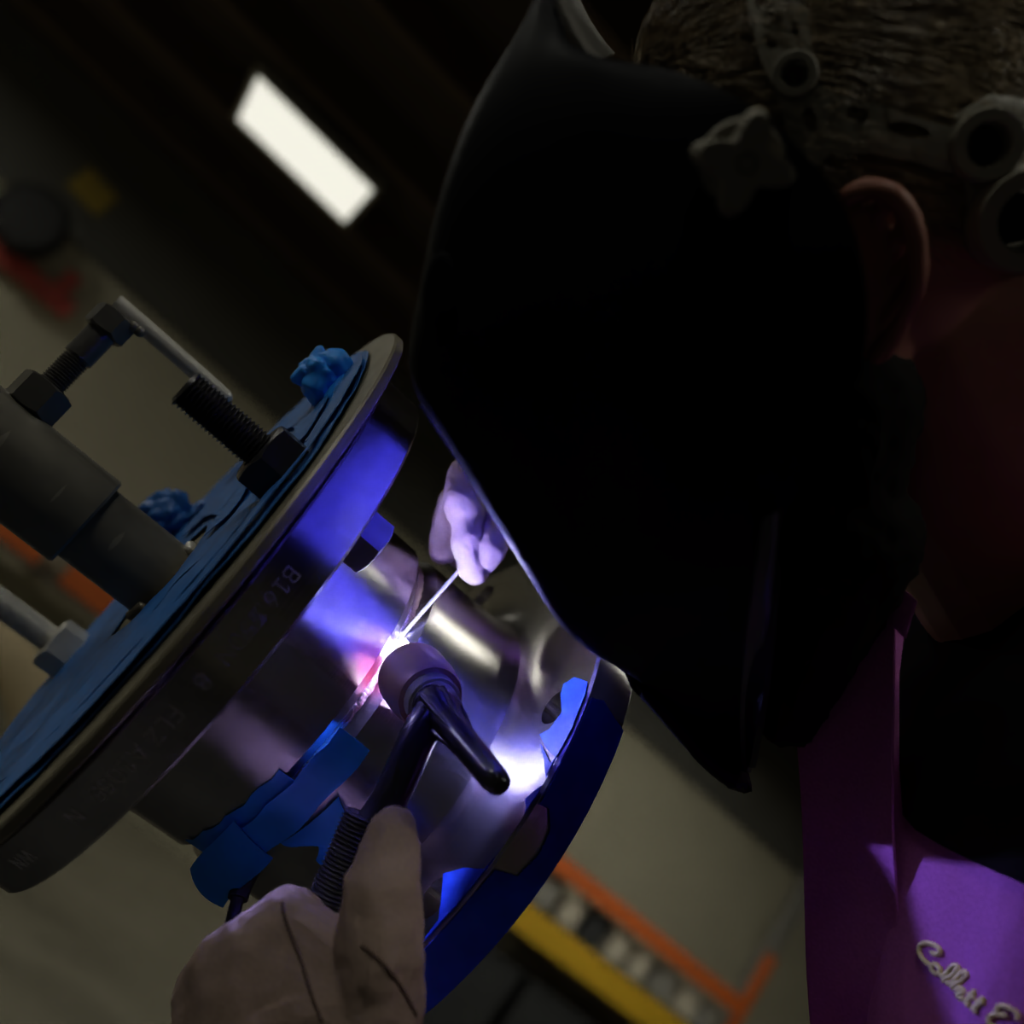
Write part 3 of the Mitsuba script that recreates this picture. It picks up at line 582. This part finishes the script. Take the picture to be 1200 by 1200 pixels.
# front flap of the shirt
FLAPROWS = [[W(x, y, .515 - .041*k/3) for k, x in enumerate(xs)] for y, xs in ((694, (948, 985, 1020, 1050)), (785, (934, 980, 1020, 1047)), (900, (938, 985, 1020, 1046)), (1020, (941, 985, 1020, 1050)), (1250, (955, 1000, 1030, 1062)))]
fl_ = sheet(FLAPROWS, .0012, n=44); v = np.array(fl_.vertices)
v += (FWD*1.0)[None]*(.015*(meshkit.fbm(np.c_[v @ RIGHT*55, v @ DOWN*9, v[:, 0]*0], 3, 8)-.5))[:, None]; fl_.vertices = v
part(P_, 'shirt_front', fl_, SHIRT, True, 'hanging front edge of the purple shirt')
col = sheet([[W(1030, 690, .481), W(1052, 688, .472), W(1075, 705, .466)], [W(1036, 715, .481), W(1050, 735, .472), W(1062, 748, .466)]], .0015, n=10); part(P_, 'collar_tip', col, SHIRT, True)
# embroidered script on the chest
Z0 = (1040, 1060, 7.5)
strokes = [[(385, 405), (420, 435), (460, 425), (450, 385), (400, 352), (340, 338), (290, 355), (275, 395), (292, 450), (335, 505), (385, 530)],
 [(425, 525), (395, 530), (385, 560), (405, 595), (440, 605), (462, 585), (450, 550), (425, 525)], [(455, 600), (480, 625), (540, 575), (600, 535), (625, 548), (600, 590), (540, 635), (490, 660), (500, 680)],
 [(520, 690), (560, 690), (620, 630), (675, 592), (700, 605), (680, 645), (620, 690), (570, 720), (585, 740)], [(600, 760), (640, 735), (670, 755), (650, 785), (615, 785), (630, 815), (670, 815)],
 [(680, 850), (710, 820), (765, 765), (720, 830), (695, 870), (725, 880)], [(745, 930), (780, 880), (840, 825), (800, 885), (765, 935), (790, 945)], [(715, 790), (770, 825)], [(790, 850), (850, 865)],
 [(1130, 1010), (1145, 970), (1100, 925), (1030, 895), (965, 905), (960, 945), (1010, 975), (1050, 970)], [(1010, 975), (945, 965), (895, 990), (890, 1040), (940, 1080), (1010, 1090)]]
tx = []
for s_ in strokes:
    p2 = spline([(x/Z0[2]+Z0[0], y/Z0[2]+Z0[1]) for x, y in s_], 4*len(s_)); p3 = [shp(x, y, .0006) for x, y in p2]
    if all(p is not None for p in p3): tx.append(tube(p3, .0011, 8))
if tx: part(P_, 'chest_embroidery', cat(tx), THREAD, True, 'cream script embroidery reading Collett E')

# ------------------------------------------------------------------ gloves
def glove(name, chains, hulls, label, edge=.0028, it=16, wr=.0012, seed=1):
    out = [hullof(h) for h in hulls]
    for ch in chains:
        for a, b in zip(ch[:-1], ch[1:]): out.append(hullof([a, b]))
    m = smoothed(m3.Manifold.batch_boolean(out, m3.OpType.Add), edge, it); v = np.array(m.vertices)
    m.vertices = v + m.vertex_normals*(wr*2*(meshkit.fbm(v*75, 3, seed)-.5) + wr*.9*(meshkit.fbm(v*np.array([260, 260, 120]), 2, seed+9)-.5))[:, None]
    part(P_, name, m, GLOVE, True, label); return m
def Q(px, py, z, r): return (W(px, py, z), r)
wr_ = Q(352, 1320, .445, .044)
hulls = [[Q(338, 1082, .447, .0150), Q(300, 1112, .445, .0160), Q(352, 1200, .440, .022), Q(300, 1200, .442, .022)],
         [Q(300, 1112, .445, .0160), Q(264, 1135, .448, .0155), Q(242, 1162, .455, .0140), Q(300, 1210, .442, .024), Q(262, 1230, .452, .022)],
         [Q(338, 1082, .447, .0140), Q(430, 1170, .434, .021), Q(352, 1200, .440, .022), Q(400, 1215, .438, .024)],
         [Q(430, 1170, .434, .021), Q(300, 1210, .442, .024), Q(262, 1230, .452, .022), Q(395, 1300, .440, .030), Q(300, 1310, .446, .032), Q(440, 1230, .436, .018)]]
chains = [[Q(338, 1082, .447, .0150), Q(368, 1092, .476, .0125), Q(405, 1085, .488, .0115), Q(438, 1078, .476, .0105)],
          [Q(300, 1112, .445, .0160), Q(332, 1128, .480, .0125), Q(385, 1125, .488, .0120), Q(420, 1125, .474, .0105)],
          [Q(264, 1135, .448, .0155), Q(305, 1160, .484, .0125), Q(360, 1165, .488, .0115), Q(395, 1165, .474, .0105)],
          [Q(242, 1162, .455, .0140), Q(285, 1195, .486, .0115), Q(335, 1200, .488, .0105), Q(365, 1200, .476, .0095)],
          [Q(440, 1180, .432, .0205), Q(444, 1110, .430, .0185), Q(447, 1045, .434, .0165), Q(459, 985, .442, .0112), Q(463, 968, .444, .0085)]]
gm = glove('glove', chains, hulls, 'tan suede welding glove gripping the torch', wr=.0018, it=12, seed=3)
def seam(m, px, name='glove_seam'):
    p = [hit(m, x, y) for x, y in spline(px, 26)]; p = [q for q in p if q is not None]
    if len(p) > 4: part(P_, name, tube(p, .0008, 8), SEAM, True)
seam(gm, [(331, 1058), (337, 1085), (347, 1110), (360, 1150), (378, 1198)])
seam(gm, [(424, 1108), (450, 1130), (475, 1165), (488, 1190)])
cuff = lathe([(0, .046), (.02, .047), (.075, .052), (.078, .049), (.02, .044), (0, .043), (0, .046)], W(345, 1330, .444), W(480, 1500, .440) - W(345, 1330, .444), 48); part(P_, 'glove_cuff', cuff, GLOVE)
hulls = [[Q(575, 545, .640, .017), Q(600, 560, .655, .018), Q(600, 600, .655, .018), Q(625, 585, .672, .024), Q(580, 600, .632, .012)]]
chains = [[Q(567, 540, .632, .0135), Q(548, 560, .614, .0120), Q(544, 590, .606, .0126), Q(549, 612, .602, .0100), Q(550, 634, .598, .0108), Q(553, 650, .595, .0090), Q(555, 668, .593, .0088)],
          [Q(604, 575, .640, .0150), Q(592, 606, .612, .0118), Q(582, 626, .602, .0098), Q(574, 644, .596, .0100), Q(567, 657, .594, .0080)],
          [Q(570, 555, .650, .0130), Q(536, 588, .648, .0118), Q(525, 612, .642, .0098), Q(522, 632, .638, .0100), Q(519, 645, .632, .0086)],
          [Q(585, 565, .660, .0130), Q(552, 590, .660, .0110), Q(541, 635, .650, .0100), Q(541, 652, .640, .0085)],
          [Q(598, 580, .670, .0120), Q(570, 600, .675, .0100), Q(560, 640, .665, .0090), Q(556, 655, .655, .0080)],
          [Q(610, 585, .665, .026), Q(640, 592, .695, .030)]]
gm2 = glove('glove', chains, hulls, 'pale glove of the far hand feeding the filler rod', edge=.0020, wr=.0013, it=3, seed=6)

# ------------------------------------------------------------------ the helmet
stn = [((668, -85), (660, -80), .030), ((640, -30), (645, -20), .050), ((623, 10), (688, 74), .070), ((593, 62), (742, 72), .082), ((560, 115), (800, 86), .090), ((533, 178), (862, 112), .098), ((513, 240), (930, 165), .104), ((499, 305), (985, 235), .108), ((487, 367), (1012, 310), .110),
       ((478, 425), (1016, 400), .110), ((520, 508), (990, 490), .108), ((570, 590), (955, 555), .105), ((620, 670), (918, 610), .100), ((662, 733), (914, 655), .098), ((740, 790), (906, 715), .092), ((800, 845), (898, 780), .082), ((850, 892), (888, 850), .060), ((874, 918), (878, 900), .030)]
sec = [(0, 0), (.0, .22), (.0, .45), (.003, .67), (.045, .77), (.12, .81), (.24, .85), (.36, .88), (.5, .94), (.66, .975), (.82, .99), (1.0, 1.0)]
sec_w = [0, .03, .06, .09, .13, .17, .23, .30, .39, .53, .73, 1.0]
def helm_point(F, R, h, p, w, i, sgn):
    q = min(1, max(0, (i - 12.5)/3.5)); k = [a for a, b in sec].index(p) if p > 0 else None
    if k is not None: w = w*(1-q) + sec_w[k]*q
    h = h*1.12; g = min(.080, h*.62)*(1-q) + .010*q; f = sag(*F, g) - LATw*g; r = sag(*R, h) - LATw*h
    return f + (r - f)*p + LATw*(w*h*sgn)
G = []
for i, (F, R, h) in enumerate(stn):
    row = [helm_point(F, R, h, p, w, i, -1) for p, w in sec[::-1]] + [helm_point(F, R, h, p, w, i, 1) for p, w in sec[1:]]
    G.append(row)
G = np.array(G); ns, nc = G.shape[:2]
U = np.array([spline(G[:, j], 70) for j in range(nc)]).transpose(1, 0, 2)
U = np.array([spline(U[i], 90) for i in range(len(U))])
for _ in range(2): U[1:-1] = U[1:-1]*.5 + (U[:-2] + U[2:])*.25
def gridmesh(U, th):
    a, b = U.shape[:2]; V = U.reshape(-1, 3); F = []
    for i in range(a-1):
        for j in range(b-1): k = i*b+j; F += [[k, k+1, k+b+1], [k, k+b+1, k+b]]
    s = trimesh.Trimesh(V, F, process=False); N = np.array(s.vertex_normals)
    cen = V.mean(0) + E1w*.06
    if np.mean(np.einsum('ij,ij->i', N, V - cen)) < 0: F = [[x, z, y] for x, y, z in F]; N = -N
    V2 = V - N*th; L = len(V); F2 = [[c+L, b_+L, a_+L] for a_, b_, c in F]
    rim = list(range(b)) + [i*b+b-1 for i in range(1, a)] + [(a-1)*b+j for j in range(b-2, -1, -1)] + [i*b for i in range(a-2, 0, -1)]; S = []
    for i in range(len(rim)): p, q = rim[i], rim[(i+1) % len(rim)]; S += [[p, p+L, q], [q, p+L, q+L]]
    o = trimesh.Trimesh(np.vstack([V, V2]), F+F2+S, process=False); o.fix_normals(); return o, N.reshape(a, b, 3)
hm, HN = gridmesh(U, .003)
HEL = thing('welding_helmet', 'black welding helmet worn by the welder, turned down to the joint', 'helmet')
part(HEL, 'shell', hm, HELM, 40)
part(HEL, 'crown_lip', sheet([[sag(638, -30, .055), sag(664, -30, -.05)], [sag(652, 10, .06), sag(680, 12, -.055)], [sag(692, 77, .068), sag(717, 66, -.06)]], .002, n=10), HELM2, 40, 'grey inner lip of the crown')
GLOSS = mat('gloss_plastic', (0.014, 0.015, 0.034), 0.5, 0.0, specular=1.0)
fr = []
for (lx, ly), (rx, ry), k in (((893, 606), (912, 600), .4), ((880, 690), (906, 680), .8), ((870, 780), (898, 778), 1.0), ((867, 850), (889, 850), 1.0), ((871, 898), (880, 905), .6)):
    p = hit(hm, lx, ly); q = hit(hm, lx + .3*(rx - lx), ly)
    if p is None or q is None: continue
    z = (p - CAM) @ FWD; fr.append([p - FWD*.0006, W((lx + rx)/2, (ly + ry)/2, z - .0045*k), W(rx, ry, z - .012*k)])
if len(fr) > 3: part(HEL, 'cheek_flare', sheet(fr, .0022, n=18), GLOSS, True, 'flared rear edge of the chin')
# lens cover facing the arc, widened and blued to tint the steel reflections
jm = U.shape[1]//2
def patch(i0, i1, j0, j1, lift, th):
    V = U[i0:i1, j0:j1] + HN[i0:i1, j0:j1]*lift; return gridmesh(V, th)[0]
def row_of(py):
    return int(np.argmin([abs(600 + FOCAL*((p-CAM)@DOWN)/((p-CAM)@FWD) - py) for p in U[:, jm]]))
r0, r1 = row_of(440), row_of(722)
latU = np.abs((U[r0:r1] - HO) @ LATw).max(0); js = [j for j in range(U.shape[1]) if latU[j] < .084]; jl, jh = js[0], js[-1] + 1
part(HEL, 'lens', patch(r0, r1, jl, jh, .0012, .0022), LENS, 40, 'lens cover facing the arc, widened and blued to colour the steel')
# edge bead along the chin, adjuster oval, pivot knob
bp = hit(hm, 517, 350)
if bp is not None:
    nn = (CAM - bp); nn = nn/np.linalg.norm(nn); nn = nn - E1w*.4; nn /= np.linalg.norm(nn)
    o = trimesh.creation.icosphere(3, 1.0).apply_scale((.0075, .0165, .0025)); M = np.eye(4); M[:3, 0] = np.cross(-E2w, nn)/np.linalg.norm(np.cross(-E2w, nn)); M[:3, 2] = nn; M[:3, 1] = np.cross(nn, M[:3, 0]); M[:3, 3] = bp; o.apply_transform(M)
    part(HEL, 'adjuster_button', o, HELM, True)
kp = hit(hm, 870, 192); kp = sag(870, 192, .11) if kp is None else kp
a_ = np.linspace(0, 2*np.pi, 120, endpoint=False)
rk = .0092 + .0085*np.abs(np.cos(2*(a_ + .25)))**2.2
kn = m3.Manifold.extrude(m3.CrossSection([np.c_[rk*np.cos(a_), rk*np.sin(a_)]]), .012, 6, 0, (.86, .86)) + m3.Manifold.cylinder(.004, .0145, .0135, 48).translate([0, 0, -.003])
kn = kn - m3.Manifold.cylinder(.01, .0035, .0035, 24).translate([0, 0, .009])
M = frame(LATw, E2w); M[:3, 3] = kp; kn = tm(kn); kn.apply_transform(M); part(HEL, 'pivot_knob', kn, KNOB, 30, 'grey star-shaped knob')
bolt = lathe([(0, 0), (0, .0032), (.0105, .0032), (.0115, .002), (.0115, 0)], kp, LATw, 20); part(HEL, 'knob_screw', bolt, KNOB)
# headgear straps over the head
HG = thing('headgear', 'grey plastic headgear with slotted straps and ratchet knob around the head', 'headgear')
def strap(poly, holes, s0, s1, name, m=GEAR):
    P = Polygon(poly).buffer(4).buffer(-8).buffer(4)
    for h in holes: P = P.difference(Point(h[0], h[1]).buffer(1.0) if False else __import__('shapely').affinity.rotate(__import__('shapely').affinity.scale(Point(h[0], h[1]).buffer(1, 12), h[2], h[3]), h[4]))
    q = flatpoly(P, 1.0, 9.0)
    part(HG, name, warp(q, lambda v: np.array([ell_hit(x, y, s0 + (s1-s0)*z) for x, y, z in v])), m, 35)
strap([(868, -60), (932, -60), (948, 20), (950, 45), (952, 90), (935, 112), (905, 100), (888, 62), (878, 20)], [(908, 20, 9, 7, 20), (932, 33, 6, 8, 10), (902, 48, 11, 6, 40), (892, 2, 8, 5, 30), (936, -10, 6, 7, 0), (934, 88, 7, 7, 0)], 1.075, 1.10, 'crown_strap')
strap([(905, 98), (950, 95), (985, 112), (1030, 122), (1080, 140), (1120, 150), (1118, 205), (1075, 190), (1020, 180), (975, 180), (950, 200), (925, 160)], [(1005, 133, 14, 10, 10), (1065, 152, 26, 9, 12), (950, 140, 8, 14, -20)], 1.075, 1.10, 'side_strap')
def ringat(px, py, s, R, h, name):
    p = ell_hit(px, py, s); n = (p - HC); n = n*.5/np.linalg.norm(n) + (CAM-p)/np.linalg.norm(CAM-p)*.9; n /= np.linalg.norm(n)
    part(HG, name, lathe([(0, R*.55), (0, R), (h*.8, R), (h, R*.94), (h, R*.62), (h*.4, R*.55), (0, R*.55)], p, n, 56), GEAR)
    part(HG, name + '_core', lathe([(0, 0), (0, R*.5), (h*.35, R*.45), (h*.35, 0)], p, n, 40), BLACKH)
ringat(932, 88, 1.10, .0085, .004, 'rivet')
ringat(1148, 172, 1.06, .0135, .012, 'ratchet_ring')
strap([(1118, 135), (1160, 110), (1230, 120), (1240, 300), (1200, 320), (1160, 290), (1135, 250)], [(1148, 172, 24, 26, 0)], 1.05, 1.09, 'rear_band')
ringat(1185, 255, 1.08, .020, .020, 'ratchet_knob')
